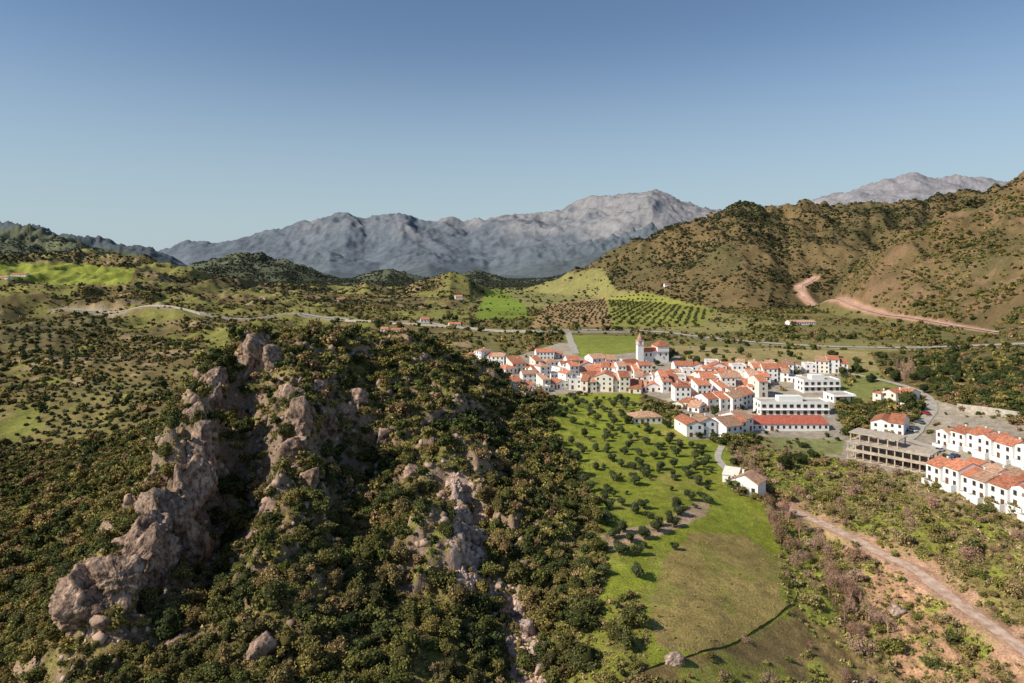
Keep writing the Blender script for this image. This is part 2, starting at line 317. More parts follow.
M['pink']=noisy('pinkish_spire',(.52,.27,.21),.2,2)
M['blush']=noisy('pinkish_trim',(.62,.36,.28),.12,1,.85)
M['tyre']=noisy('rubber',(.02,.02,.02),.1,3)
for k,c in dict(car_w=(.7,.7,.7),car_g=(.12,.13,.14),car_r=(.4,.04,.03),car_b=(.05,.09,.22)).items(): M[k]=noisy('car_paint_'+k[-1:],c,.05,2,.3,spec=.5)
# ---------------------------------------------------------------- mesh helpers
def mesh_arr(name,Vt,Fc,Cl=None,mat=None):
    me=bpy.data.meshes.new(name); nv=len(Vt); nf,k=Fc.shape
    me.vertices.add(nv); me.vertices.foreach_set('co',np.asarray(Vt,np.float32).ravel())
    me.loops.add(nf*k); me.loops.foreach_set('vertex_index',Fc.astype(np.int32).ravel())
    me.polygons.add(nf); me.polygons.foreach_set('loop_start',np.arange(0,nf*k,k,dtype=np.int32))
    me.update(calc_edges=True)
    if Cl is not None:
        a=me.color_attributes.new('Col','FLOAT_COLOR','POINT'); c4=np.ones((nv,4),np.float32); c4[:,:3]=Cl; a.data.foreach_set('color',c4.ravel())
    if mat: me.materials.append(mat)
    return me
def link(name,me,parent=None,loc=None):
    o=bpy.data.objects.new(name,me); C.objects.link(o)
    if parent: o.parent=parent
    if loc is not None: o.location=loc
    return o
def tag(o,label=None,cat=None,group=None,kind=None):
    if label:o['label']=label
    if cat:o['category']=cat
    if group:o['group']=group
    if kind:o['kind']=kind
    return o
class MB:
    def __init__(s): s.v=[]; s.f=[]
    def box(s,x0,x1,y0,y1,z0,z1):
        b=len(s.v); s.v+=[(x0,y0,z0),(x1,y0,z0),(x1,y1,z0),(x0,y1,z0),(x0,y0,z1),(x1,y0,z1),(x1,y1,z1),(x0,y1,z1)]
        s.f+=[tuple(b+i for i in q) for q in ((0,3,2,1),(4,5,6,7),(0,1,5,4),(1,2,6,5),(2,3,7,6),(3,0,4,7))]; return s
    def poly(s,pts,faces):
        b=len(s.v); s.v+=list(pts); s.f+=[tuple(b+i for i in q) for q in faces]; return s
    def prism(s,prof,x0,x1):
        k=len(prof); b=len(s.v); s.v+=[(x0,y,z) for y,z in prof]+[(x1,y,z) for y,z in prof]
        s.f+=[tuple(b+i for i in range(k)),tuple(b+k+i for i in reversed(range(k)))]
        s.f+=[(b+i,b+k+i,b+k+(i+1)%k,b+(i+1)%k) for i in range(k)]; return s
    def cyl(s,x,y,z0,z1,r0,r1,k=8):
        b=len(s.v)
        for z,r in ((z0,r0),(z1,r1)):
            s.v+=[(x+r*math.cos(2*math.pi*i/k),y+r*math.sin(2*math.pi*i/k),z) for i in range(k)]
        s.f+=[(b+i,b+(i+1)%k,b+k+(i+1)%k,b+k+i) for i in range(k)]+[tuple(b+i for i in reversed(range(k))),tuple(b+k+i for i in range(k))]; return s
    def mesh(s,name,mat):
        me=bpy.data.meshes.new(name); me.from_pydata(s.v,[],s.f); me.materials.append(mat); me.update(); return me
    def obj(s,name,mat,parent=None): return link(name,s.mesh(name,mat),parent)
def empty(name,loc,rz=0):
    o=bpy.data.objects.new(name,None); C.objects.link(o); o.location=loc; o.rotation_euler=(0,0,rz); o.empty_display_size=1; return o
# ---------------------------------------------------------------- terrain mesh
idx=np.arange(nD*nU).reshape(nD,nU)
Fq=np.stack([idx[:-1,:-1],idx[:-1,1:],idx[1:,1:],idx[1:,:-1]],-1).reshape(-1,4)
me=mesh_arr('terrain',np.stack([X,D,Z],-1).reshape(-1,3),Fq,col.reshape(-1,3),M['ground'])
me.polygons.foreach_set('use_smooth',np.ones(len(Fq),bool))
tag(link('terrain',me),kind='structure',label='hilly valley ground with rocky ridge, fields and mountains',cat='terrain')
# ---------------------------------------------------------------- vegetation meshes
def ico(sub):
    bm=bmesh.new(); bmesh.ops.create_icosphere(bm,subdivisions=sub,radius=1); v=np.array([p.co[:] for p in bm.verts]); f=np.array([[q.index for q in p.verts] for p in bm.faces]); bm.free(); return v,f
ICO={i:ico(i) for i in (1,2,3,4,5,6)}
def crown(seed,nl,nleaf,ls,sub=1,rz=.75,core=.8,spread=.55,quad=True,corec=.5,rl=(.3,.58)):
    r=np.random.default_rng(seed)
    cs=r.normal(size=(nl,3)); cs/=np.linalg.norm(cs,axis=1)[:,None]; cs*=r.uniform(.3,1,(nl,1))*spread; cs[:,2]*=rz; cs[0]*=.2
    rs=r.uniform(*rl,nl); rs[0]=.55
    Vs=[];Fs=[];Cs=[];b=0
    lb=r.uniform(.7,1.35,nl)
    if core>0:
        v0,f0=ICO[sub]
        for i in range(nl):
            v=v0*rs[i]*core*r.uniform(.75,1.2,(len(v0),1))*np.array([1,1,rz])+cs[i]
            Vs.append(v);Fs.append(f0+b);Cs.append(np.full((len(v),3),corec*lb[i]));b+=len(v)  # cores dimmed: shade in the leaf gaps put into the vertex colour
    li=r.integers(0,nl,nleaf); d=r.normal(size=(nleaf,3)); d[:,2]+=.25; d/=np.linalg.norm(d,axis=1)[:,None]
    p=cs[li]+d*(rs[li]*r.uniform(.65,1.25,nleaf))[:,None]*np.array([1,1,rz])
    nn=d+r.normal(size=(nleaf,3))*.6; nn/=np.linalg.norm(nn,axis=1)[:,None]
    a=np.cross(nn,r.normal(size=(nleaf,3))); a/=np.linalg.norm(a,axis=1)[:,None]; c=np.cross(nn,a)
    s=(ls*r.uniform(.6,1.3,nleaf))[:,None]
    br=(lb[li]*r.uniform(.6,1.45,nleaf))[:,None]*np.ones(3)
    if quad:
        v=np.stack([p-a*s,p-c*s*.7,p+a*s,p+c*s*.7],1).reshape(-1,3); k=np.arange(nleaf)*4+b
        f=np.concatenate([np.stack([k,k+1,k+2],1),np.stack([k,k+2,k+3],1)]); Cs.append(np.repeat(br,4,0))
    else:
        v=np.stack([p-a*s,p+a*s,p+c*s*1.4],1).reshape(-1,3); k=np.arange(nleaf)*3+b; f=np.stack([k,k+1,k+2],1); Cs.append(np.repeat(br,3,0))
    Vs.append(v);Fs.append(f)
    return np.concatenate(Vs),np.concatenate(Fs),np.concatenate(Cs)
def tube(pts,rs,k=6):
    V_=[];F_=[]
    for i,(p,r) in enumerate(zip(pts,rs)):
        for j in range(k): V_.append((p[0]+r*math.cos(6.283*j/k),p[1]+r*math.sin(6.283*j/k),p[2]))
    for i in range(len(pts)-1):
        for j in range(k):
            a=i*k+j;b_=i*k+(j+1)%k; F_+=[(a,b_,b_+k),(a,b_+k,a+k)]
    return V_,F_
def trunkmesh(seed,h,r,limbs=4,name='trunk'):
    rr=random.Random(seed); V_=[];F_=[]
    def addt(p,q):
        v,f=tube(p,q); b=len(V_); V_.extend(v); F_.extend([(x+b,y+b,z+b) for x,y,z in f])
    jx,jy=rr.uniform(-.12,.12),rr.uniform(-.12,.12)
    addt([(0,0,-.5),(0,0,.05),(jx*h*.5,jy*h*.5,h*.5),(jx*h,jy*h,h)],[r*1.5,r*1.2,r*.85,r*.5])
    for i in range(limbs):
        a=6.28*i/limbs+rr.uniform(-.4,.4); z=h*rr.uniform(.45,.85); L_=h*rr.uniform(.5,.8)
        addt([(jx*z,jy*z,z),(math.cos(a)*L_*.5,math.sin(a)*L_*.5,z+L_*.4),(math.cos(a)*L_,math.sin(a)*L_,z+L_*.65)],[r*.5,r*.35,r*.15])
    return mesh_arr(name,np.array(V_),np.array(F_),None,M['bark'])
def variant(name,kmat,seed,cz,**kw):
    v,f,c=crown(seed,**kw); v=v.copy(); v[:,2]+=cz; return mesh_arr(name,v,f,c,kmat)
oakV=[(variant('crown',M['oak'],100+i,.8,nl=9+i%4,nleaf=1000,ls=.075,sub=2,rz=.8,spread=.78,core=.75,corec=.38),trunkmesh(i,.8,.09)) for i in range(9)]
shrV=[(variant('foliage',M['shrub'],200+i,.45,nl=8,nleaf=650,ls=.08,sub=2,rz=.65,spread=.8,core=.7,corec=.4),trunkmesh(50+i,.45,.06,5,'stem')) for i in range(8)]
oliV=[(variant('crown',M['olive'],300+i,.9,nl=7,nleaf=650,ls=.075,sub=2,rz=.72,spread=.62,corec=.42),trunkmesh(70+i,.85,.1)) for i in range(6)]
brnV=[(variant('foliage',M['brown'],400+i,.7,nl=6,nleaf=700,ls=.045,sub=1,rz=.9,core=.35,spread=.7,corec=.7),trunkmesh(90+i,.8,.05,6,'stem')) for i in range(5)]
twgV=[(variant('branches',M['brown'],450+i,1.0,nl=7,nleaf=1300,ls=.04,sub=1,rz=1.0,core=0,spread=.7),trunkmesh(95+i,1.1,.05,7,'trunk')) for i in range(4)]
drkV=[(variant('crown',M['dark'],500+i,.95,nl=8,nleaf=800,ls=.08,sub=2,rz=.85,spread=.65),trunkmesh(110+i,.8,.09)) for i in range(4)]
def cyp(seed):
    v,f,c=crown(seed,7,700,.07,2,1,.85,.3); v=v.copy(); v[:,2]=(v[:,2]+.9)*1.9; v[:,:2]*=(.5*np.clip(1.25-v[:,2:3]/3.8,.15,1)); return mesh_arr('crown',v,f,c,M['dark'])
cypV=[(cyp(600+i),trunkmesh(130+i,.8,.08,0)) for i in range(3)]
def baretree(seed):
    rr=random.Random(seed); V_=[];F_=[]
    def br(p,d,L_,r,dep):
        q=p+d*L_; v,f=tube([p,q],[r,r*.6],4); b=len(V_); V_.extend(v);F_.extend([(x+b,y+b,z+b) for x,y,z in f])
        if dep==0: return
        for i in range(4 if dep>1 else 3):
            nd=(d+Vector((rr.uniform(-.5,.5),rr.uniform(-.5,.5),rr.uniform(.0,.5)))).normalized(); br(p+d*L_*rr.uniform(.35,1),nd,L_*rr.uniform(.5,.75),r*.6,dep-1)
    br(Vector((0,0,.35)),Vector((0,0,1)),.9,.055,4)
    return mesh_arr('branches',np.array(V_),np.array(F_),np.full((len(V_),3),1.3),M['brown'])
barV=[(baretree(i),trunkmesh(150+i,.6,.06,0)) for i in range(4)]
def plant(name,var,x,y,s,label,cat,group=None,zs=1.0,parts=('crown','trunk'),sink=.1):
    o=empty(name,(x,y,gz(x,y)-sink*s),random.uniform(0,6.28)); q=random.uniform(.78,1.22); o.scale=(s*q,s/q*random.uniform(.9,1.1),s*zs*random.uniform(.85,1.15))
    link(parts[0],var[0],o); link(parts[1],var[1],o); tag(o,label,cat,group); return o
# ---------------------------------------------------------------- scatter
def scatter(nc,d0,d1,u0=-.8,u1=.8):
    vv=np.sqrt(rng.uniform(d0*d0,d1*d1,nc)); uu=rng.uniform(u0,u1,nc); return uu*vv,vv
def thin(x,y,r,minf):
    order=np.argsort(-r); keep=[]; cell={}; cs=4.0
    for i in order:
        kx,ky=int(x[i]//cs),int(y[i]//cs); ok=True
        for a in (-1,0,1):
            for b in (-1,0,1):
                for j in cell.get((kx+a,ky+b),()):
                    if (x[i]-x[j])**2+(y[i]-y[j])**2<((r[i]+r[j])*minf)**2: ok=False;break
                if not ok:break
            if not ok:break
        if ok: keep.append(i); cell.setdefault((kx,ky),[]).append(i)
    return np.array(keep)
def visible(x,y,h,tol=3):
    zz=samp(Z,x,y); py=YH-F*(zz+h)/y; fu,fv=gi(x,y); iu=np.round(fu).astype(int); iv=np.clip(np.floor(fv).astype(int)-1,0,nD-1)
    return (py<=cmin[iv,iu]+tol)&(py<705),py
def merged(name,var,x,y,s,tint,zs,label,cat,mat=None):
    k=len(x); z=samp(Z,x,y); nv=len(var); which=rng.integers(0,nv,k); Vs=[];Fs=[];Cs=[];b=0
    for vi,(v,f,c) in enumerate(var):
        m=np.nonzero(which==vi)[0]
        if not len(m): continue
        a=rng.uniform(0,6.28,len(m)); ca,sa=np.cos(a)[:,None],np.sin(a)[:,None]; S=s[m][:,None]; q=rng.uniform(.8,1.25,(len(m),1))
        vx=(v[:,0]*ca*q-v[:,1]*sa/q)*S+x[m][:,None]; vy=(v[:,0]*sa*q+v[:,1]*ca/q)*S+y[m][:,None]; vz=v[:,2]*S*zs[m][:,None]+z[m][:,None]
        Vs.append(np.stack([vx,vy,vz],-1).reshape(-1,3)); Fs.append((f[None]+(np.arange(len(m))*len(v))[:,None,None]).reshape(-1,3)+b)
        Cs.append((c[None]*tint[m][:,None,:]).reshape(-1,3)); b+=len(m)*len(v)
    me=mesh_arr(name,np.concatenate(Vs),np.concatenate(Fs),np.concatenate(Cs),mat or M['scrub'])
    return tag(link(name,me),label,cat,kind='stuff')
def lift(v,dz): v=(v[0].copy(),v[1],v[2]); v[0][:,2]+=dz; return v
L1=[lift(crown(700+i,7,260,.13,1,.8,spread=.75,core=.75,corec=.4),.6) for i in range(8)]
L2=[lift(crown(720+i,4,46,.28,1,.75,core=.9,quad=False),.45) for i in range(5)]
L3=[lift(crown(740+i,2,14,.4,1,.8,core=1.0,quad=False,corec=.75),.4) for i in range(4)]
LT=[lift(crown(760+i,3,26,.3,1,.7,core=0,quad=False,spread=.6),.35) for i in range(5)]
pal=np.array([(.085,.095,.023),(.13,.125,.033),(.20,.165,.05),(.275,.205,.065),(.085,.095,.028),(.25,.215,.06),(.06,.075,.022),(.28,.185,.085)])
palb=np.array([(.37,.23,.14),(.27,.21,.085),(.40,.27,.18),(.185,.18,.045),(.23,.22,.06)])
pald=np.array([(.045,.053,.018),(.062,.068,.023),(.095,.085,.034),(.052,.06,.023)])
palt=np.array([(.27,.24,.065),(.33,.245,.10),(.23,.23,.055),(.36,.27,.14),(.17,.16,.05)])
def tints(n_,pl=pal,jit=.25): return pl[rng.integers(0,len(pl),n_)]*rng.uniform(1-jit,1+jit,(n_,1))
x,y=scatter(64000,100,345); dn=samp(dens,x,y)
keep=rng.uniform(0,1,len(x))<dn; x,y=x[keep],y[keep]
vis,py=visible(x,y,3.0,6); x,y=x[vis],y[vis]
bigz=fbm(x/26,y/26,2,99)>.02
r=np.where(rng.uniform(0,1,len(x))<np.where(bigz,.42,.12),rng.gamma(5,.36,len(x)),rng.gamma(3,.25,len(x))+.28); r=np.clip(r,.38,3.0)
k=thin(x,y,r,.56); x,y,r=x[k],y[k],r[k]
px=512+F*x/y
brown=(px>735)&(y<270)
k=~brown|(rng.uniform(0,1,len(x))<.6); x,y,r,px,brown=x[k],y[k],r[k],px[k],brown[k]
vis,py=visible(x,y,1.6*r,0)
size=np.where(vis&(np.abs(px-512)<520)&(py<675),r/y,0)
used=np.zeros(len(x),bool)
ob=[i for i in np.argsort(-size) if not brown[i] and size[i]>0]
oaks=[i for i in ob if r[i]>=1.5][:298]
shrubs=[i for i in ob if r[i]<1.5][:298]
brs=[i for i in np.argsort(-size) if brown[i] and size[i]>0][:200]
def where(i):
    p=px[i]; q=py[i]
    if p>520: return 'beside the gully at the field edge'
    if q>560: return 'on the lower slope in the foreground'
    if p<250: return 'around the left rock wall'
    return 'on the upper wooded slope of the crag'
for i in oaks: 
    wv=where(i); plant('oak_tree',random.choice(oakV),x[i],y[i],r[i]*1.05,'dense evergreen oak with rounded crown '+wv,'tree','evergreen oaks '+wv); used[i]=1
for i in shrubs:
    wv=where(i); plant('shrub',random.choice(shrV),x[i],y[i],r[i]*1.15,'low bushy shrub with mixed green foliage '+wv,'shrub','shrubs '+wv,parts=('foliage','stem')); used[i]=1
for i in brs:
    wv='beside the dirt track' if px[i]>860 else 'in the ravine right of the green field'
    bv=random.random()<(.25 if px[i]>860 else .5)
    plant('brown_shrub' if bv else 'green_shrub',random.choice(brnV if bv else shrV),x[i],y[i],r[i]*1.1,('leafless brown shrub ' if bv else 'rounded green shrub ')+wv,'shrub',('brown' if bv else 'green')+' shrubs '+wv,parts=('foliage','stem')); used[i]=1
m=~used; tn=tints(m.sum()); bb=brown[m]; tn[bb]=tints(int(bb.sum()),palb)
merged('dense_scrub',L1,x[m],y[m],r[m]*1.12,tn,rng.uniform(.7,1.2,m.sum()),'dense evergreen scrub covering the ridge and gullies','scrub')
x,y=scatter(60000,100,330); dn=samp(dens,x,y); keep=(dn>.08)&(rng.uniform(0,1,len(x))<.9); x,y=x[keep],y[keep]
vis,_=visible(x,y,.8,2); x,y=x[vis],y[vis]; merged('low_scrub',LT,x,y,rng.gamma(4,.11,len(x))+.15,tints(len(x),palt),rng.uniform(.7,1.2,len(x)),'low dry tufts and small plants between the bushes','undergrowth')
x,y=scatter(14000,100,240); g_=(samp(dens,x,y)<.06)&(512+F*x/y>560)&(512+F*x/y<880); x,y=x[g_],y[g_]; g_=samp(nA,x,y)+rng.normal(0,.2,len(x))>.0; x,y=x[g_],y[g_]
merged('grass_tufts',LT,x,y,rng.gamma(4,.045,len(x))+.07,tints(len(x),palt[[0,1,2]]),np.full(len(x),.7),'longer grass tufts in the green field','grass')
x,y=scatter(85000,345,1000,-.8,.8); dn=samp(dens,x,y); cl=fbm(x/60,y/60,3,91)
keep=rng.uniform(0,1,len(x))<dn*np.clip(.42+cl*1.8,.04,1); x,y=x[keep],y[keep]
vis,_=visible(x,y,4,4); x,y=x[vis],y[vis]; r=np.clip(rng.gamma(2.5,.62,len(x))+.4,.6,4.6)
k=thin(x,y,r,.52); x,y,r=x[k],y[k],r[k]
merged('hillside_scrub',L2,x,y,r,tints(len(x)),rng.uniform(.7,1.1,len(x)),'dark green scrub dotted over the middle hillsides','scrub')
x,y=scatter(420000,1000,2900); dn=samp(dens,x,y); cl=fbm(x/150,y/150,3,92)
keep=rng.uniform(0,1,len(x))<dn*np.clip(.5+cl*1.9,.12,1); x,y=x[keep],y[keep]
vis,_=visible(x,y,4,2); x,y=x[vis],y[vis]; r=(1.1+rng.gamma(1.6,1.05,len(x)))*np.clip(y/1500,.8,1.4); r=np.clip(r,1,6.5)
hz=np.clip((y-1200)/2500,0,1)[:,None]; tn=tints(len(x),pald)*(1-hz)+np.array([.08,.095,.08])*hz  # haze painted into the scrub tint, growing with distance
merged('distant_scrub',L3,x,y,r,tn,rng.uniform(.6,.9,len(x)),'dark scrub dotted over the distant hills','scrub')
def orchard(name,poly,dmin,sp,rad,label,var=L2,tintc=(.08,.095,.035),jit=.25,rot=.3):
    W=[at(a,b,dmin) for a,b in poly]; wx=[q[0] for q in W]; wy=[q[1] for q in W]
    gx,gy=np.meshgrid(np.arange(-1500,1500,sp),np.arange(-1500,1500,sp)); c,s_=math.cos(rot),math.sin(rot); cx,cy=sum(wx)/len(wx),sum(wy)/len(wy)
    xx=(gx*c-gy*s_).ravel()+cx; yy=(gx*s_+gy*c).ravel()+cy; ins=np.zeros(len(xx),bool); k_=len(W)
    for i in range(k_):
        x0,y0,x1,y1=wx[i],wy[i],wx[(i+1)%k_],wy[(i+1)%k_]
        if y0==y1: continue
        ins^=((y0>yy)!=(y1>yy))&(xx<(x1-x0)*(yy-y0)/(y1-y0)+x0)
    xx=xx[ins]+rng.normal(0,sp*.06,ins.sum()); yy=yy[ins]+rng.normal(0,sp*.06,ins.sum()); ok=rng.uniform(0,1,len(xx))<.92; xx,yy=xx[ok],yy[ok]
    if len(xx)==0: print('orchard empty',name); return
    merged(name,var,xx,yy,rng.uniform(.8,1.2,len(xx))*rad,np.array(tintc)*rng.uniform(1-jit,1+jit,(len(xx),1)),np.ones(len(xx)),label,'olive grove')
orchard('olive_grove',[(534,327),(548,306),(604,298),(613,325)],600,12,2.2,'small olive trees in rows on bare brown soil behind village')
orchard('olive_grove',[(614,325),(608,299),(650,294),(714,311),(698,325)],600,13,2.9,'olive trees planted in rows on the yellow-green slope',rot=.5,tintc=(.10,.115,.035))
orchard('olive_grove',[(20,395),(60,345),(190,340),(235,370),(170,420),(60,430)],330,8.5,1.9,'olive trees in rows on the left hillside across the valley',rot=.2,tintc=(.085,.095,.04))
orchard('olive_grove',[(0,345),(40,322),(120,322),(110,345),(30,380)],500,10,2.4,'olive trees on the upper left hillside below the road',rot=.6)
orchard('olive_grove',[(0,470),(30,400),(110,425),(100,455),(20,500)],250,7.5,1.7,'olive trees in rows on the lower left valley side',rot=.9,tintc=(.085,.095,.04))
x,y=scatter(2600,150,395,.06,.36); px=512+F*x/y; zz=samp(Z,x,y); py=YH-F*zz/y
def inp(px,py,poly):
    ins=np.zeros(len(px),bool)
    for i in range(len(poly)):
        x0,y0=poly[i];x1,y1=poly[(i+1)%len(poly)]
        if y0==y1: continue
        ins^=((y0>py)!=(y1>py))&(px<(x1-x0)*(py-y0)/(y1-y0)+x0)
    return ins
m=inp(px,py,[(552,398),(600,392),(636,398),(640,425),(700,448),(716,470),(712,500),(672,520),(690,545),(655,560),(640,600),(610,620),(596,560),(590,510),(562,455)])&(fbm(x/18,y/18,2,95)>-.28)
x,y=x[m],y[m]; r=rng.uniform(.9,2.4,len(x)); k=thin(x,y,r,1.0); x,y,r=x[k],y[k],r[k]; q=rng.uniform(0,1,len(x))<.58; x,y,r=x[q],y[q],r[q]; px=512+F*x/y; py=YH-F*samp(Z,x,y)/y
for i in range(min(len(x),290)):
    wv='above the bare soil path' if py[i]<505 else 'below the bare soil path'
    plant('olive_tree',random.choice(oliV),x[i],y[i],r[i],'rounded olive tree on the green field slope '+wv,'olive tree','olive trees '+wv)
# ---------------------------------------------------------------- rock outcrops
def n3(x,y,z,s,o,seed,g=.55): return (ridged(x/s,z/s*.7,o,seed,g)+ridged(y/s+9.3,z/s*.7+4.1,o,seed+11,g))*.5
def rock(px,py,wpx,hpx,mat='rock',seed=0,dmin=95,name='rock_outcrop',sub=5,dpt=1.0,lean=0,rot=None,hs_=.72):
    x0,y0,z0=at(px,py,dmin); w=wpx*y0/F/2*1.25; h=hpx*y0/F*hs_; r_=np.random.default_rng(seed*17+3)
    v,f=ICO[sub]; nP=11; nn=r_.normal(size=(nP,3)); nn[:,2]*=.6; nn/=np.linalg.norm(nn,axis=1)[:,None]; dd=r_.uniform(.36,.95,nP)
    dot=v@nn.T; rad=np.where(dot>.05,dd/np.maximum(dot,.05),9).min(axis=1); rad=np.minimum(rad,1.15)
    S=np.array([w,w*dpt,h*.62]); p=v*rad[:,None]*S; q=v*S+seed*5.3; q[:,0]+=q[:,2]*.35
    big=n3(q[:,0],q[:,1],q[:,2],3.6,3,seed,.6); sm=n3(q[:,0],q[:,1],q[:,2]*1.3,1.5,4,seed+5,.7)
    b0=n3(q[:,0],q[:,1],q[:,2],2.6,1,seed+7); blk=np.round(b0*5)/5
    p*=(1+.17*big+.34*blk)[:,None]
    p+=v*(.7*sm)[:,None]*min(1,w/3)*np.array([1,1,.8])
    p[:,0]+=lean*p[:,2]
    me=mesh_arr(name,p,f,None,M[mat]); o=link(name,me,None,(x0,y0,z0+h*.05)); o.rotation_euler=(0,0,seed*.7 if rot is None else rot); return tag(o,kind='structure',label='rugged rock outcrop on the wooded ridge',cat='rock')
RK=[(82,616,36,38),(98,600,40,50),(118,585,36,56),(136,566,38,58),(152,546,36,56),(172,522,34,62),(186,508,32,64),(196,486,28,60),(186,545,32,50),(204,470,18,46),(122,556,20,22),(155,515,18,20),(112,622,30,20),(160,575,28,30),
(202,438,14,30),(211,398,16,34),(219,384,14,28),(250,362,22,34),(262,356,20,36),(274,358,16,22),(198,418,12,22),(290,406,18,34),(302,424,20,40),(298,450,18,38),(310,478,16,30),(322,386,16,16),(355,398,20,14),
(262,655,18,34),(180,642,24,14),(415,475,14,22),(480,398,14,16),(328,430,14,24),(388,440,16,28),(145,445,14,10),(240,420,10,18)]
for i,(a,b,c_,d_) in enumerate(RK): rock(a,b,c_,d_,seed=i+1,lean=.1*math.sin(i*2),sub=6 if c_>=34 else 5,hs_=.82 if b>470 and a<215 else .68)
for i,(a,b,c_,d_) in enumerate([(454,500,10,18),(462,518,12,20),(470,535,12,18),(459,545,10,16),(478,556,10,14),(520,615,9,14),(527,634,12,20),(534,655,11,16),(540,672,10,14),(498,588,8,8),(546,684,10,10)]): rock(a,b,c_,d_,'palerock',seed=50+i,sub=4,hs_=.8)
RB=[]
for i in range(6):
    v,f=ICO[1]; r_=np.random.default_rng(900+i); RB.append((v*r_.uniform(.55,1.15,(len(v),1))*np.array([1,.8,.9]),f,np.full((len(v),3),1.)))
x,y=scatter(20000,105,330,-.66,.08); cg=samp(crag,x,y); s_=samp(sl,x,y); rn=fbm(x/8,y/8,3,97)
pr=(cg>.3)*((s_>1.0)*.6+(rn>.26)*.4); m=rng.uniform(0,1,len(x))<pr*.5; x,y=x[m],y[m]; vis,_=visible(x,y,1,2); x,y=x[vis],y[vis]
merged('rock_rubble',RB,x,y,np.clip(rng.gamma(2,.38,len(x))+.2,.25,1.7),np.array([(.40,.275,.20)])*rng.uniform(.6,1.3,(len(x),1)),rng.uniform(.7,1.4,len(x)),'broken grey brown rocks strewn over the ridge','rocks')
x,y=[],[]
for a,b,rd_,nn_ in ((452,486,12,120),(461,515,18,260),(470,550,18,260),(474,585,14,200),(498,600,20,240),(520,630,18,260),(535,665,18,220),(110,620,46,160),(200,520,24,80)):
    X0=at(a,b); sc=rd_*X0[1]/F
    for _ in range(nn_): x.append(X0[0]+random.gauss(0,sc*.45)); y.append(X0[1]+random.gauss(0,sc*1.2))
x=np.array(x);y=np.array(y); merged('rock_rubble',RB,x,y,np.clip(rng.gamma(2,.2,len(x))+.12,.15,1.0),np.array([(.60,.43,.335)])*rng.uniform(.6,1.2,(len(x),1)),rng.uniform(.6,1.1,len(x)),'pale scree blocks in the gully and below the rock wall','rocks')
o=rock(672,662,16,14,'palerock',seed=71,sub=4,hs_=.9); o.name='boulder'; del o['kind']; tag(o,'single pale boulder lying on the grass near the bottom edge','boulder')
o=rock(897,612,12,9,'palerock',seed=73,sub=4,hs_=.9); o.name='boulder'; del o['kind']; tag(o,'pale boulder on orange soil left of the dirt track','boulder')
# ---------------------------------------------------------------- roads
def ribbon(name,key,width,mat,off=.12):
    Dn,z,_,_=ROADS[key]; vs=[];fs=[]; cn=7
    for i,p in enumerate(Dn):
        td=(Dn[min(i+1,len(Dn)-1)]-Dn[max(i-1,0)]); td.normalize(); nn=Vector((-td.y,td.x,0)); wv=width*(1+.3*mn.noise(p*.15))
        for c_ in range(cn):
            q=p+nn*wv*(c_/(cn-1)-.5); vs.append((q.x,q.y,gz(q.x,q.y)+off))
    for i in range(len(Dn)-1):
        for c_ in range(cn-1): a=i*cn+c_; fs.append((a,a+1,a+cn+1,a+cn))
    mb=MB(); mb.v=vs; mb.f=fs; return tag(mb.obj(name,M[mat]),kind='structure')
ribbon('dirt_track','track',3.3,'dirt',.08); ribbon('valley_road','valley',9,'paved',.5); ribbon('hill_track','hill',7.5,'cutdirt',.6)
ribbon('village_street','s1',6,'paved',.3); ribbon('village_street','s2',4.6,'paved',.2); ribbon('village_street','s3',5,'paved',.2); ribbon('dirt_path','s4',2.6,'paved',.15)
W=spline([at(a,b) for a,b in [(640,672),(689,657),(725,647),(757,630),(782,612),(795,600),(797,588),(788,572)]],1)
vs=[];fs=[]
for i,p in enumerate(W):
    hh=.35+.3*mn.noise(p*.7)
    for s_ in (-.3,0,.3): vs.append((p.x+.2*mn.noise(p*.4)+s_*.7,p.y+s_*.7,gz(p.x,p.y+s_)+(hh if s_==0 else -.1)))
for i in range(len(W)-1):
    for c_ in (0,1): a=i*3+c_; fs.append((a,a+1,a+4,a+3))
mb=MB();mb.v=vs;mb.f=fs; tag(mb.obj('field_hedge',M['bark']),'low dark curved hedge bank edging the round lower field','hedge')
def wallstrip(name,pts,h,th,mat,label,cat,dmin=95,step=4,down=1.5):
    W=[at(a,b,dmin) for a,b in pts]; mb=MB(); P_=[]
    for i in range(len(W)-1):
        k_=max(1,int(math.hypot(W[i+1][0]-W[i][0],W[i+1][1]-W[i][1])/step))
        for j in range(k_): s=j/k_; P_.append((W[i][0]+(W[i+1][0]-W[i][0])*s,W[i][1]+(W[i+1][1]-W[i][1])*s))
    P_.append(W[-1][:2]); vs=[];fs=[]
    for i,(a,b) in enumerate(P_):
        z=gz(a,b); vs+=[(a,b,z-down),(a,b,z+h),(a,b+th,z+h),(a,b+th,z-down)]
    for i in range(len(P_)-1):
        k_=i*4; fs+=[(k_,k_+4,k_+5,k_+1),(k_+1,k_+5,k_+6,k_+2),(k_+2,k_+6,k_+7,k_+3)]
    fs+=[(0,1,2,3),tuple(len(P_)*4-4+i for i in (3,2,1,0))]
    mb.v=vs;mb.f=fs; return tag(mb.obj(name,M[mat]),label,cat)
wallstrip('roadside_wall',[(108,313),(200,315),(310,318)],2.2,.5,'stone','long pale retaining wall below the valley road at left','wall',480)
wallstrip('roadside_wall',[(345,321),(400,324),(470,329),(540,333),(630,333)],2.0,.5,'stone','pale retaining wall of the road behind the village','wall',480)
wallstrip('retaining_wall',[(958,411),(1040,424)],3.4,.6,'stone','tan retaining wall above the upper row of terraced houses','wall',200)
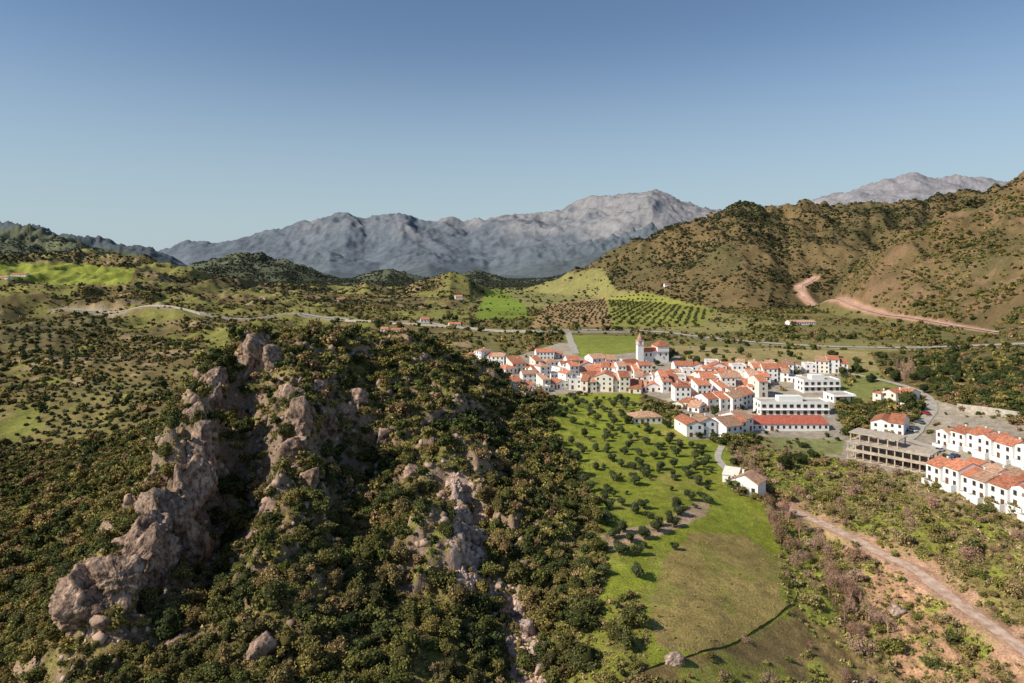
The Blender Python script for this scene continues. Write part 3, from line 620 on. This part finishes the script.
# ---------------------------------------------------------------- houses
winM={}
def winmesh(w,h,near):
    k=(w,h,near)
    if k not in winM:
        p=MB().box(-w/2,w/2,-.05,.02,0,h).mesh('pane',M['glass'])
        fr=MB(); t_=.09
        fr.box(-w/2-t_,-w/2,-.09,.02,-t_,h+t_).box(w/2,w/2+t_,-.09,.02,-t_,h+t_).box(-w/2,w/2,-.09,.02,h,h+t_).box(-w/2-.05,w/2+.05,-.16,.02,-t_-.06,-.002)
        winM[k]=(p,fr.mesh('window',M['frame'] if near else M['white']))
    return winM[k]
doorme=MB().box(-.5,.5,-.06,.02,0,2.1).box(-.62,-.5,-.1,.02,0,2.2).box(.5,.62,-.1,.02,0,2.2).box(-.5,.5,-.1,.02,2.1,2.2).mesh('door',M['wood'])
def addwin(root,x,y,z,rz,w,h,near):
    p,f=winmesh(w,h,near)
    o=link('window',f if near else p,root,(x,y,z)); o.rotation_euler=(0,0,rz)
    if near: link('pane',p,o)
def house(x,y,rz,w,d,st,label,group=None,roof='gable',wall='white',tile='tile',near=False,z=None,ridge='x',name='house',cat='house',pitch=.4,chim=True,win=True,sth=2.75,porch=False):
    z=gz(x,y) if z is None else z
    o=empty(name,(x,y,z),rz); tag(o,label,cat,group); h=st*sth+.2; W=MB(); ov=.3
    W.box(-w/2,w/2,0,d,-4.5,h)
    R=MB()
    if roof=='gable':
        if ridge=='x':
            rh=d/2*pitch; W.prism([(0.01,h),(d-.01,h),(d/2,h+rh-.03)],-w/2+.004,w/2-.004)
            e=ov*pitch; R.prism([(-ov,h-e+.02),(d/2,h+rh+.02),(d+ov,h-e+.02),(d+ov,h-e+.22),(d/2,h+rh+.24),(-ov,h-e+.22)],-w/2-.1,w/2+.1)
            cy,cz=d*.65,h+rh*.5
        else:
            rh=w/2*pitch; W.poly([(-w/2+.01,.004,h),(w/2-.01,.004,h),(0,.004,h+rh-.03),(-w/2+.01,d-.004,h),(w/2-.01,d-.004,h),(0,d-.004,h+rh-.03)],[(0,1,2),(5,4,3),(0,2,5,3),(1,4,5,2)])
            e=ov*pitch; a=[(-w/2-ov,h-e+.02),(0,h+rh+.02),(w/2+ov,h-e+.02),(w/2+ov,h-e+.22),(0,h+rh+.24),(-w/2-ov,h-e+.22)]
            R.poly([(p,-.25,q) for p,q in a]+[(p,d+.25,q) for p,q in a],[(0,1,2,3,4,5),(11,10,9,8,7,6)]+[(i,6+i,6+(i+1)%6,(i+1)%6) for i in range(6)])
            cy,cz=d*.7,h+rh*.5
    elif roof=='hip':
        rh=min(w,d)/2*pitch; m_=min(w,d)/2
        x0,x1,y0,y1=-w/2-ov,w/2+ov,-ov,d+ov; zt=h+rh+.1
        if w>=d: r0,r1=(-w/2+m_,d/2,zt),(w/2-m_+.01,d/2,zt)
        else: r0,r1=(0,m_,zt),(0,d-m_+.01,zt)
        R.box(x0,x1,y0,y1,h+.002,h+.12)
        if w>=d: R.poly([(x0,y0,h+.124),(x1,y0,h+.124),(x1,y1,h+.124),(x0,y1,h+.124),r0,r1],[(0,1,5,4),(1,2,5),(2,3,4,5),(3,0,4)])
        else: R.poly([(x0,y0,h+.124),(x1,y0,h+.124),(x1,y1,h+.124),(x0,y1,h+.124),r0,r1],[(0,1,4),(1,2,5,4),(2,3,5),(3,0,4,5)])
        cy,cz=d*.6,h+rh*.5
    elif roof=='shed':
        rh=d*.25; W.prism([(0.01,h),(d-.01,h),(d-.01,h+rh-.03)],-w/2+.004,w/2-.004)
        R.prism([(-ov,h-.08),(d+.15,h+rh+.04),(d+.15,h+rh+.22),(-ov,h+.1)],-w/2-.1,w/2+.1); cy,cz=d*.7,h+rh*.5
    else:
        R.box(-w/2+.2,w/2-.2,.2,d-.2,h+.002,h+.06); W.box(-w/2,w/2,0,.2,h,h+.6).box(-w/2,w/2,d-.2,d,h,h+.6).box(-w/2,-w/2+.2,.2,d-.2,h,h+.6).box(w/2-.2,w/2,.2,d-.2,h,h+.6); cy,cz=d*.6,h
    W.obj('wall',M[wall],o); ro=R.obj('roof',M['stone' if roof=='flat' else tile],o)
    if porch:
        MB().box(-w/2+.5,w/2-.5,-2.2,-.01,-4.5,.25).box(-w/2+.5,-w/2+.7,-2.2,-.01,.25,1.3).box(w/2-.7,w/2-.5,-2.2,-.01,.25,1.3).box(-w/2+.7,w/2-.7,-2.2,-2.0,.25,1.2).obj('terrace',M['white'],o)
    if chim:
        cx=random.uniform(-w*.3,w*.3); K_=MB().box(cx-.3,cx+.3,cy-.25,cy+.25,cz-.3,cz+1.3).box(cx-.38,cx+.38,cy-.33,cy+.33,cz+1.302,cz+1.42); K_.obj('chimney',M['white'],ro)
    if win:
        nx=max(1,int(w/2.6)); ww,wh=(1.0,1.25)
        dx=random.randrange(nx)
        for s_ in range(st):
            for i in range(nx):
                xx=-w/2+w*(i+.5)/nx
                if s_==0 and i==dx: link('door',doorme,o,(xx,-.004,.26 if porch else 0)); continue
                addwin(o,xx,-.004,s_*sth+1.05,0,ww,wh,near)
            for sx,rr in ((-1,-math.pi/2),(1,math.pi/2)):
                if random.random()<.6: addwin(o,sx*(w/2+.004),d*random.uniform(.3,.6),s_*sth+1.05,rr,.8,1.0,near)
    return o
ORD=['first','second','third','fourth','fifth','sixth','seventh','eighth','ninth','tenth','eleventh','twelfth','thirteenth','fourteenth']
def row(p0,p1,n,desc,dep=(8,14),st=(1,1,2,2,2,3),near=False,dmin=180,roofs=('gable','gable','gable','gable','gable','hip','shed','flat'),group=None,ridge=('x','x','x','y'),jit=.08,tiles=('tile','tile','oldtile'),walls=('white','white','white','white','cream'),sth=2.6,zstep=0):
    A_=Vector(at(*p0,dmin)); B_=Vector(at(*p1,dmin)); d_=B_-A_; d_.z=0; L_=d_.length; rz=math.atan2(d_.y,d_.x); ws=[random.uniform(.55,1.5) for _ in range(n)]
    if near: ws=[random.uniform(.85,1.15) for _ in range(n)]
    s=sum(ws); acc=0
    for i in range(n):
        w_=L_*ws[i]/s; c_=A_+d_*((acc+ws[i]/2)/s); acc+=ws[i]
        nrm=Vector((-math.sin(rz),math.cos(rz),0)); c_=c_+nrm*(random.uniform(-3,3) if not near else (i%3)*1.1)
        rf=random.choice(roofs); wl=random.choice(walls); s_=random.choice(st); z_=max(min(gz(c_.x,c_.y),gz(c_.x+nrm.x*6,c_.y+nrm.y*6)),gz(c_.x,c_.y)-1)
        lab=f"{'white' if wl=='white' else 'cream'} {['','one','two','three'][s_]}-storey house, {ORD[i]} from left in {desc}"
        house(c_.x,c_.y,rz+(random.uniform(-jit,jit)*3 if not near else 0),w_*(1.18 if not near else .995),random.uniform(*dep),s_,lab,group or 'whitewashed village houses',rf,wl,random.choice(tiles),near,z=z_+random.uniform(-.5,.9)+zstep*(i%2),ridge=(random.choice(ridge) if w_<11 else 'x'),chim=random.random()<.7,sth=sth,porch=near)
rows=[((466,361),(500,364),4,"the village's outlying far left group"),
((482,367),(512,369),3,"the short row beside the ridge"),
((505,375),(560,367),6,"the upper left row"),
((512,392),(600,386),9,"the front row at the left end"),
((524,383),(640,373),12,"the second row from the left end"),
((562,371),(628,367),6,"the back row left of the church"),
((600,389),(668,392),6,"the front row below the church"),
((640,380),(735,381),10,"the middle row below the church"),
((662,392),(760,390),10,"the lower row in the village centre"),
((676,373),(800,374),12,"the back row right of the church"),
((735,381),(800,382),6,"the row left of the modern block"),
((675,402),(735,400),6,"the row above the twin gabled houses"),
((702,412),(758,407),6,"the short row left of the long building"),
((540,377),(640,379),10,"the third row from the left end"),
((636,386),(770,386),13,"the inner row of the village centre"),
((730,397),(766,397),4,"the short row behind the long building"),
((570,391),(640,393),7,"the lowest row above the olive field"),
((700,379),(790,378),8,"the second row right of the church"),
((806,373),(848,374),4,"the row behind the modern block")]
for p0,p1,n_,ds in rows: row(p0,p1,n_,ds,dmin=(360 if p0[0]<620 else 180))
row((690,438),(716,437),2,'the pair at the village lower edge',st=(2,),roofs=('gable',),ridge=('y',))
row((724,438),(758,433),3,'the group beside the red roofed shed',st=(2,),roofs=('gable',))
row((672,408),(700,412),3,'the small group right of the brown roofed farmhouse',st=(1,2),roofs=('gable',))
row((876,402),(906,406),3,'the group left of the upper street',st=(2,),roofs=('gable','hip'))
row((872,434),(902,434),2,'the pair above the concrete structure',st=(2,),roofs=('gable',))
row((926,482),(1060,531),8,'the lower terrace at the right edge',dep=(8.5,10.5),st=(2,),near=True,roofs=('gable',),ridge=('x','x','y'),group='terraced houses at the right',tiles=('tile','oldtile'),walls=('white',),sth=2.9,zstep=.6)
row((936,444),(1060,480),8,'the upper terrace at the right edge',dep=(8,10),st=(2,),near=True,roofs=('gable',),ridge=('x','x','y'),group='terraced houses at the right',tiles=('tile','oldtile'),walls=('white',),sth=2.9,zstep=.6)
row((966,470),(1050,500),5,'the low line between the two terraces',dep=(5,6),st=(1,),near=True,roofs=('shed','gable'),ridge=('x',),group='terraced houses at the right',tiles=('tile','oldtile'),walls=('white',),sth=2.7)
def hs(px,py,w,d,st,label,rz=0,dmin=150,**k):
    x,y,z=at(px,py,dmin); return house(x,y,rz,w,d,st,label,z=z,**k)
hs(545,360,13,9,2,'white two-storey building standing alone at the upper left of village',.1,350)
hs(559,358,6,8,1,'small white house right of the tall upper left building',.1,350)
hs(648,424,13,9,1,'low farmhouse with weathered brown hip roof above the olive field',.15,roof='hip',tile='oldtile',wall='cream')
hs(744,494,9,7,1,'white farmhouse standing alone below the village beside the green field',-.7,near=True,roof='gable',tile='oldtile',pitch=.5,ridge='y',sth=3.6)
hs(730,484,5,5,1,'small white outbuilding at the left end of the lone farmhouse',-.5,roof='shed',tile='cream',chim=False)
hs(398,333,14,7,1,'long low farmhouse with red roof beside the road, behind the crag',.0,480)
hs(384,332,7,7,1,'small red roofed shed left of the long roadside farmhouse',.0,480,chim=False)
hs(455,327,12,8,1,'pale farm building beside the road left of the village',.2,480)
hs(425,322,10,8,1,'pale farm building on the road bend behind the ridge',.2,480)
hs(341,301,14,9,1,'lone farmhouse on the hill far behind the ridge',.2,900,chim=False)
hs(459,300,12,12,2,'tall pale farmhouse among trees on the dark far hill',.2,800,chim=False)
hs(803,325,30,10,1,'long farmhouse with pinkish roof at the foot of the right hill',.1,600,tile='oldtile')
hs(668,286,12,8,1,'tiny farmhouse high on the slope right of the fields',.1,900,chim=False)
hs(18,276,26,9,1,'long low red roofed farmhouse at the far left hilltop',.0,800,chim=False)
hs(3,279,14,9,1,'white farmhouse cut by the left edge of the frame',.0,800,chim=False)
hs(262,299,10,8,1,'tiny white hut on the far left ridge slope',.0,800,chim=False)
def block(px,py,w,d,st,label,rz,dmin=180,flat=True,name='building',roofm='stone'):
    x,y,z=at(px,py,dmin); o=empty(name,(x,y,z),rz); tag(o,label,'building'); h=st*3.1
    W=MB().box(-w/2,w/2,0,d,-4,h).box(-w/2,w/2,0,.25,h,h+.7).box(-w/2,w/2,d-.25,d,h,h+.7).box(-w/2,-w/2+.25,.25,d-.25,h,h+.7).box(w/2-.25,w/2,.25,d-.25,h,h+.7); W.obj('wall',M['white'],o)
    MB().box(-w/2+.27,w/2-.27,.27,d-.27,h+.003,h+.1).obj('roof',M[roofm],o)
    nx=int(w/3.2)
    for s_ in range(st):
        for i in range(nx):
            if s_==0 and i==nx//2: link('door',doorme,o,(-w/2+w*(i+.5)/nx,-.004,0)); continue
            addwin(o,-w/2+w*(i+.5)/nx,-.004,s_*3.1+1.0,0,1.7,1.4,True)
        for i in range(int(d/4)): addwin(o,-w/2-.004,2+i*3.6,s_*3.1+1.0,-math.pi/2,1.3,1.3,True)
    MB().box(-w/2-.3,w/2+.3,-.9,-.01,3.0,3.12).obj('canopy',M['white'],o)
    if flat: MB().box(-w*.2,w*.15,d*.3,d*.75,h+.11,h+2.6).obj('stairhead',M['white'],o)
    return o
block(822,392,21,11,2,'large white modern block with flat terraced roof, village right end',.05)
block(795,416,33,10,2,'long white two-storey building with window rows and flat roof',.0)
hs(790,431,34,8,1,'long low building with bright red roof in front of long white building',.0,roof='shed',tile='brick',chim=False,name='shed',cat='building')
block(845,402,12,10,1,'small white flat-roofed annex right of the long white building',.1,flat=False)
x,y,z=at(654,363,300); ch=empty('church',(x,y,z+.5),.15); ch.scale=(1.05,1.05,1.0); tag(ch,'white church with pink spired bell tower and red pyramid roof','church')
W=MB().box(-7,11,2,12,-3,7).prism([(2,7),(12,7),(7,9.6)],-7,4).box(3,11,1.4,12.6,7,10.5); W.obj('nave_wall',M['white'],ch)
MB().prism([(1.5,6.9),(7,9.75),(12.5,6.9),(12.5,7.1),(7,9.98),(1.5,7.1)],-7.4,2.9).obj('nave_roof',M['tile'],ch)
MB().box(2.6,11.4,1.0,13,10.502,10.7).poly([(2.6,1,10.704),(11.4,1,10.704),(11.4,13,10.704),(2.6,13,10.704),(7,7,14.6)],[(0,1,4),(1,2,4),(2,3,4),(3,0,4)]).obj('crossing_roof',M['tile'],ch)
tw=MB().box(-11,-7.05,0,3.95,-3,12)
for a,b in ((-11,0),(-8.0,0),(-11,3.0),(-8.0,3.0)): tw.box(a,a+.95,b,b+.95,12.4,15.0)
twr=tw.obj('tower',M['white'],ch)
MB().box(-11.25,-6.8,-.25,4.2,12.002,12.398).box(-11.2,-6.85,-.2,4.15,15.002,15.4).obj('cornice',M['blush'],twr)
MB().cyl(-9.02,1.97,15.402,16.6,1.9,1.7).cyl(-9.02,1.97,16.602,20.4,1.8,.08).obj('spire',M['pink'],twr)
MB().cyl(-9.02,1.97,13.2,14.2,.5,.3).obj('bell',M['frame'],twr)
for xx in (-4.5,-1.5,5,9): addwin(ch,xx,1.39 if xx>3 else 1.995,4.2,0,.9,1.7,True)
link('door',doorme,ch,(1,1.99,0))
A_=Vector(at(846,459,180)); B_=Vector(at(930,474,180)); d_=B_-A_; rz=math.atan2(d_.y,d_.x); L_=math.hypot(d_.x,d_.y); zb=max(A_.z,B_.z,gz((A_.x+B_.x)/2,(A_.y+B_.y)/2))-.3
o=empty('concrete_structure',(A_.x,A_.y,zb),rz); tag(o,'unfinished tan concrete car park with open decks on rows of pillars','building')
nn=11
for k_,(zz,le) in enumerate(((.2,1),(3.3,1),(6.4,1),(9.5,.62))): MB().box(0,L_*le,0 if k_<3 else 2.5,12,zz-.35,zz).obj('deck',M['concrete'],o)
MB().box(.3,L_-.3,11.2,11.6,-2,2.947).obj('back_wall',M['concrete'],o)
for lv,z0,le,y0 in ((0,.202,1,.3),(1,3.302,1,.3),(2,6.402,.62,2.8),(3,.202,1,6),(4,3.302,1,6),(5,3.302,1,11.2),(6,6.402,.62,11.2)):
    m_=int(nn*le)
    for i in range(m_):
        xx=.4+(L_*le-1.2)*i/(m_-1); MB().box(xx,xx+.4,y0,y0+.4,z0,z0+2.745).obj('pillar',M['concrete'],o)
MB().box(0,L_,.05,.2,3.302,4.0).obj('parapet',M['concrete'],o); MB().box(L_*.62,L_,.05,.2,6.402,7.1).obj('parapet',M['concrete'],o); MB().box(0,L_,0.3,11.5,-5,-.152).obj('footing',M['concrete'],o)
def car(px,py,rz,mat,label):
    x,y,z=at(px,py,180); o=empty('parked_car',(x,y,z+.25),rz); tag(o,label,'car','cars parked on the village street')
    B=MB(); pr=[(-2.1,.35),(2.1,.35),(2.15,.75),(2.0,.92),(1.2,1.0),(-1.9,1.0),(-2.12,.8)]
    B.poly([(-.85,a,b) for a,b in pr]+[(.85,a,b) for a,b in pr],[tuple(range(7)),tuple(13-i for i in range(7))]+[(i,7+i,7+(i+1)%7,(i+1)%7) for i in range(7)]); B.obj('body',M[mat],o)
    pr=[(1.1,1.002),(.5,1.45),(-1.1,1.48),(-1.8,1.002)]
    G=MB(); G.poly([(-.76,a,b) for a,b in pr]+[(.76,a,b) for a,b in pr],[(0,1,2,3),(7,6,5,4)]+[(i,4+i,4+(i+1)%4,(i+1)%4) for i in range(4)]); G.obj('windows',M['glass'],o)
    MB().box(-.7,.7,-1.1,.5,1.482,1.52).obj('car_roof',M[mat],o)
    for a in (-.88,.88):
        for b in (-1.35,1.35):
            w_=MB().cyl(0,0,-.1,.1,.33,.33,12).obj('wheel',M['tyre'],o); w_.location=(a,b,.33); w_.rotation_euler=(0,math.pi/2,0)
car(912,432,.3,'car_w','white parked car on the street above the concrete structure')
car(920,424,.25,'car_g','dark grey parked car on the curving street')
car(926,415,.2,'car_r','red parked car at the top of the curving street')
car(955,458,-1.1,'car_b','blue parked car between the two terraces of houses')
car(940,452,-1.1,'car_w','white parked car at the left end between the two terraces')
def tr(px,py,s,var,label,name='tree',dmin=150,zs=1.0,cat='tree',parts=('crown','trunk'),group=None):
    x,y,z=at(px,py,dmin); return plant(name,random.choice(var),x,y,s,label,cat,group,zs,parts)
tr(786,470,3.6,drkV,'large dark tree above the lone white farmhouse','garden_tree',zs=1.2)
tr(800,464,3.0,drkV,'dark tree right of the large dark tree','garden_tree',zs=1.1)
tr(812,458,2.2,drkV,'smaller dark tree below the long white building','garden_tree')
tr(908,412,4.2,drkV,'tall bushy dark tree at the bend of the village street','garden_tree',zs=1.5)
tr(893,410,3.0,drkV,'rounded dark tree beside the houses at the street bend','garden_tree')
tr(924,393,3.2,drkV,'dark tree above the bend of the village street','garden_tree',zs=1.2)
tr(715,416,2.3,drkV,'dark tree between houses above the twin gabled pair','garden_tree',zs=1.3)
tr(668,428,2.4,drkV,'dark tree right of the brown roofed farmhouse','garden_tree')
tr(628,424,2.6,drkV,'dark tree left of the brown roofed farmhouse','garden_tree')
tr(995,415,2.4,drkV,'round dark tree beside the retaining wall','garden_tree')
tr(720,370,2.6,cypV,'slender cypress behind the village roofs','cypress_tree',300)
tr(779,426,1.6,cypV,'small cypress by the red roofed shed','cypress_tree')
tr(764,424,1.7,cypV,'small cypress at the left end of the red roofed shed','cypress_tree')
for i,pp in enumerate([(903,378),(911,380),(896,376),(906,384)]): tr(*pp,2.6,twgV,'tall leafless poplar behind the village houses at right','bare_poplar',300,2.6,parts=('branches','trunk'),group='leafless poplars at the right end of the village')
for pp in ((770,522,2.6),(776,534,2.8),(784,520,2.6),(781,546,2.7),(790,556,2.4),(768,508,2.2),(796,570,2.4)): tr(*pp,twgV,'tall leafless reddish tree at the right edge of the green field','bare_tree',zs=1.35,parts=('branches','trunk'),group='leafless trees by the ravine')
for i in range(44):
    q=random.random(); px_=790+85*q+random.uniform(-16,16); py_=530+110*q+random.uniform(-14,14)
    tr(px_,py_,random.uniform(1.4,2.5),twgV if i%3 else barV,'leafless brown tree in the ravine between field and dirt track','bare_tree',zs=1.1,parts=('branches','trunk'),group='leafless trees in the ravine')
for i in range(46):
    px_=random.uniform(650,1020); py_=random.uniform(350,372)+(px_-650)*.03
    if abs(px_-905)<14: continue
    tr(px_,py_,random.uniform(2.0,3.8),drkV,'rounded dark tree on the terraces behind the village','field_tree',350,group='trees on the terraces behind the village')
for i in range(60):
    px_=random.uniform(930,1024) if i%2 else random.uniform(850,960); py_=random.uniform(365,405) if i%2 else random.uniform(358,385)
    tr(px_,py_,random.uniform(2.0,4),drkV,'dense dark tree on the slope above the right houses','hillside_tree',300,group='trees on the slope above the right houses')
for i in range(20):
    px_=random.uniform(520,830); py_=random.uniform(372,412) if px_>680 else random.uniform(368,390)
    tr(px_,py_,random.uniform(1.3,2.2),drkV,'small garden tree growing between the village houses','garden_tree',340 if px_<680 else 200,group='small garden trees between the village houses')
for i in range(14):
    px_=random.uniform(940,1020); py_=random.uniform(0,1)*14+456+(px_-940)*.35
    tr(px_,py_,random.uniform(.8,1.4),drkV,'small garden tree between the two terraces of houses','garden_tree',180,group='small trees between the terraces')
for i in range(40):
    px_=random.uniform(330,640); py_=random.uniform(318,334)
    tr(px_,py_,random.uniform(2.5,4.5),drkV,'dark tree lining the valley road behind the village','roadside_tree',450,group='trees lining the valley road')
# ---------------------------------------------------------------- light, sky, camera
az=math.radians(248); el=math.radians(38)
sd=Vector((math.sin(az)*math.cos(el),math.cos(az)*math.cos(el),math.sin(el)))
sun=bpy.data.lights.new('sun','SUN'); sun.energy=5.0; sun.angle=math.radians(.5); sun.color=(1,.935,.81)
so=bpy.data.objects.new('sun',sun); C.objects.link(so); so.rotation_euler=sd.to_track_quat('Z','Y').to_euler()
wd=bpy.data.worlds.new('World'); bpy.context.scene.world=wd; wd.use_nodes=True; nt=wd.node_tree
sk=nt.nodes.new('ShaderNodeTexSky'); sk.sky_type='NISHITA'; sk.sun_disc=False; sk.sun_elevation=el; sk.sun_rotation=az; sk.altitude=600; sk.dust_density=.15; sk.air_density=1.0; sk.ozone_density=2.5
tc=nt.nodes.new('ShaderNodeTexCoord'); sx=nt.nodes.new('ShaderNodeSeparateXYZ'); nt.links.new(tc.outputs['Generated'],sx.inputs[0])
mr=nt.nodes.new('ShaderNodeMapRange'); mr.interpolation_type='SMOOTHSTEP'; mr.inputs[1].default_value=-.02; mr.inputs[2].default_value=.34; mr.inputs[3].default_value=.9; mr.inputs[4].default_value=0
nt.links.new(sx.outputs['Z'],mr.inputs[0]); mx=nt.nodes.new('ShaderNodeMixRGB'); nt.links.new(mr.outputs[0],mx.inputs['Fac']); nt.links.new(sk.outputs[0],mx.inputs['Color1']); mx.inputs['Color2'].default_value=(4.0,5.1,5.7,1)
bg=nt.nodes['Background']; bg.inputs['Strength'].default_value=.105; nt.links.new(mx.outputs[0],bg.inputs['Color'])
cam=bpy.data.cameras.new('camera'); co=bpy.data.objects.new('camera',cam); C.objects.link(co); co.location=(0,0,0); co.rotation_euler=(math.pi/2,0,0)
cam.sensor_width=36; cam.lens=36*F/1024; cam.shift_y=-(341.5-YH)/1024; cam.clip_start=1; cam.clip_end=40000
bpy.context.scene.camera=co
vs=bpy.context.scene.view_settings; vs.view_transform='Standard'; vs.look='None'; vs.exposure=0
print('done',time.time()-T0,len(bpy.data.objects))
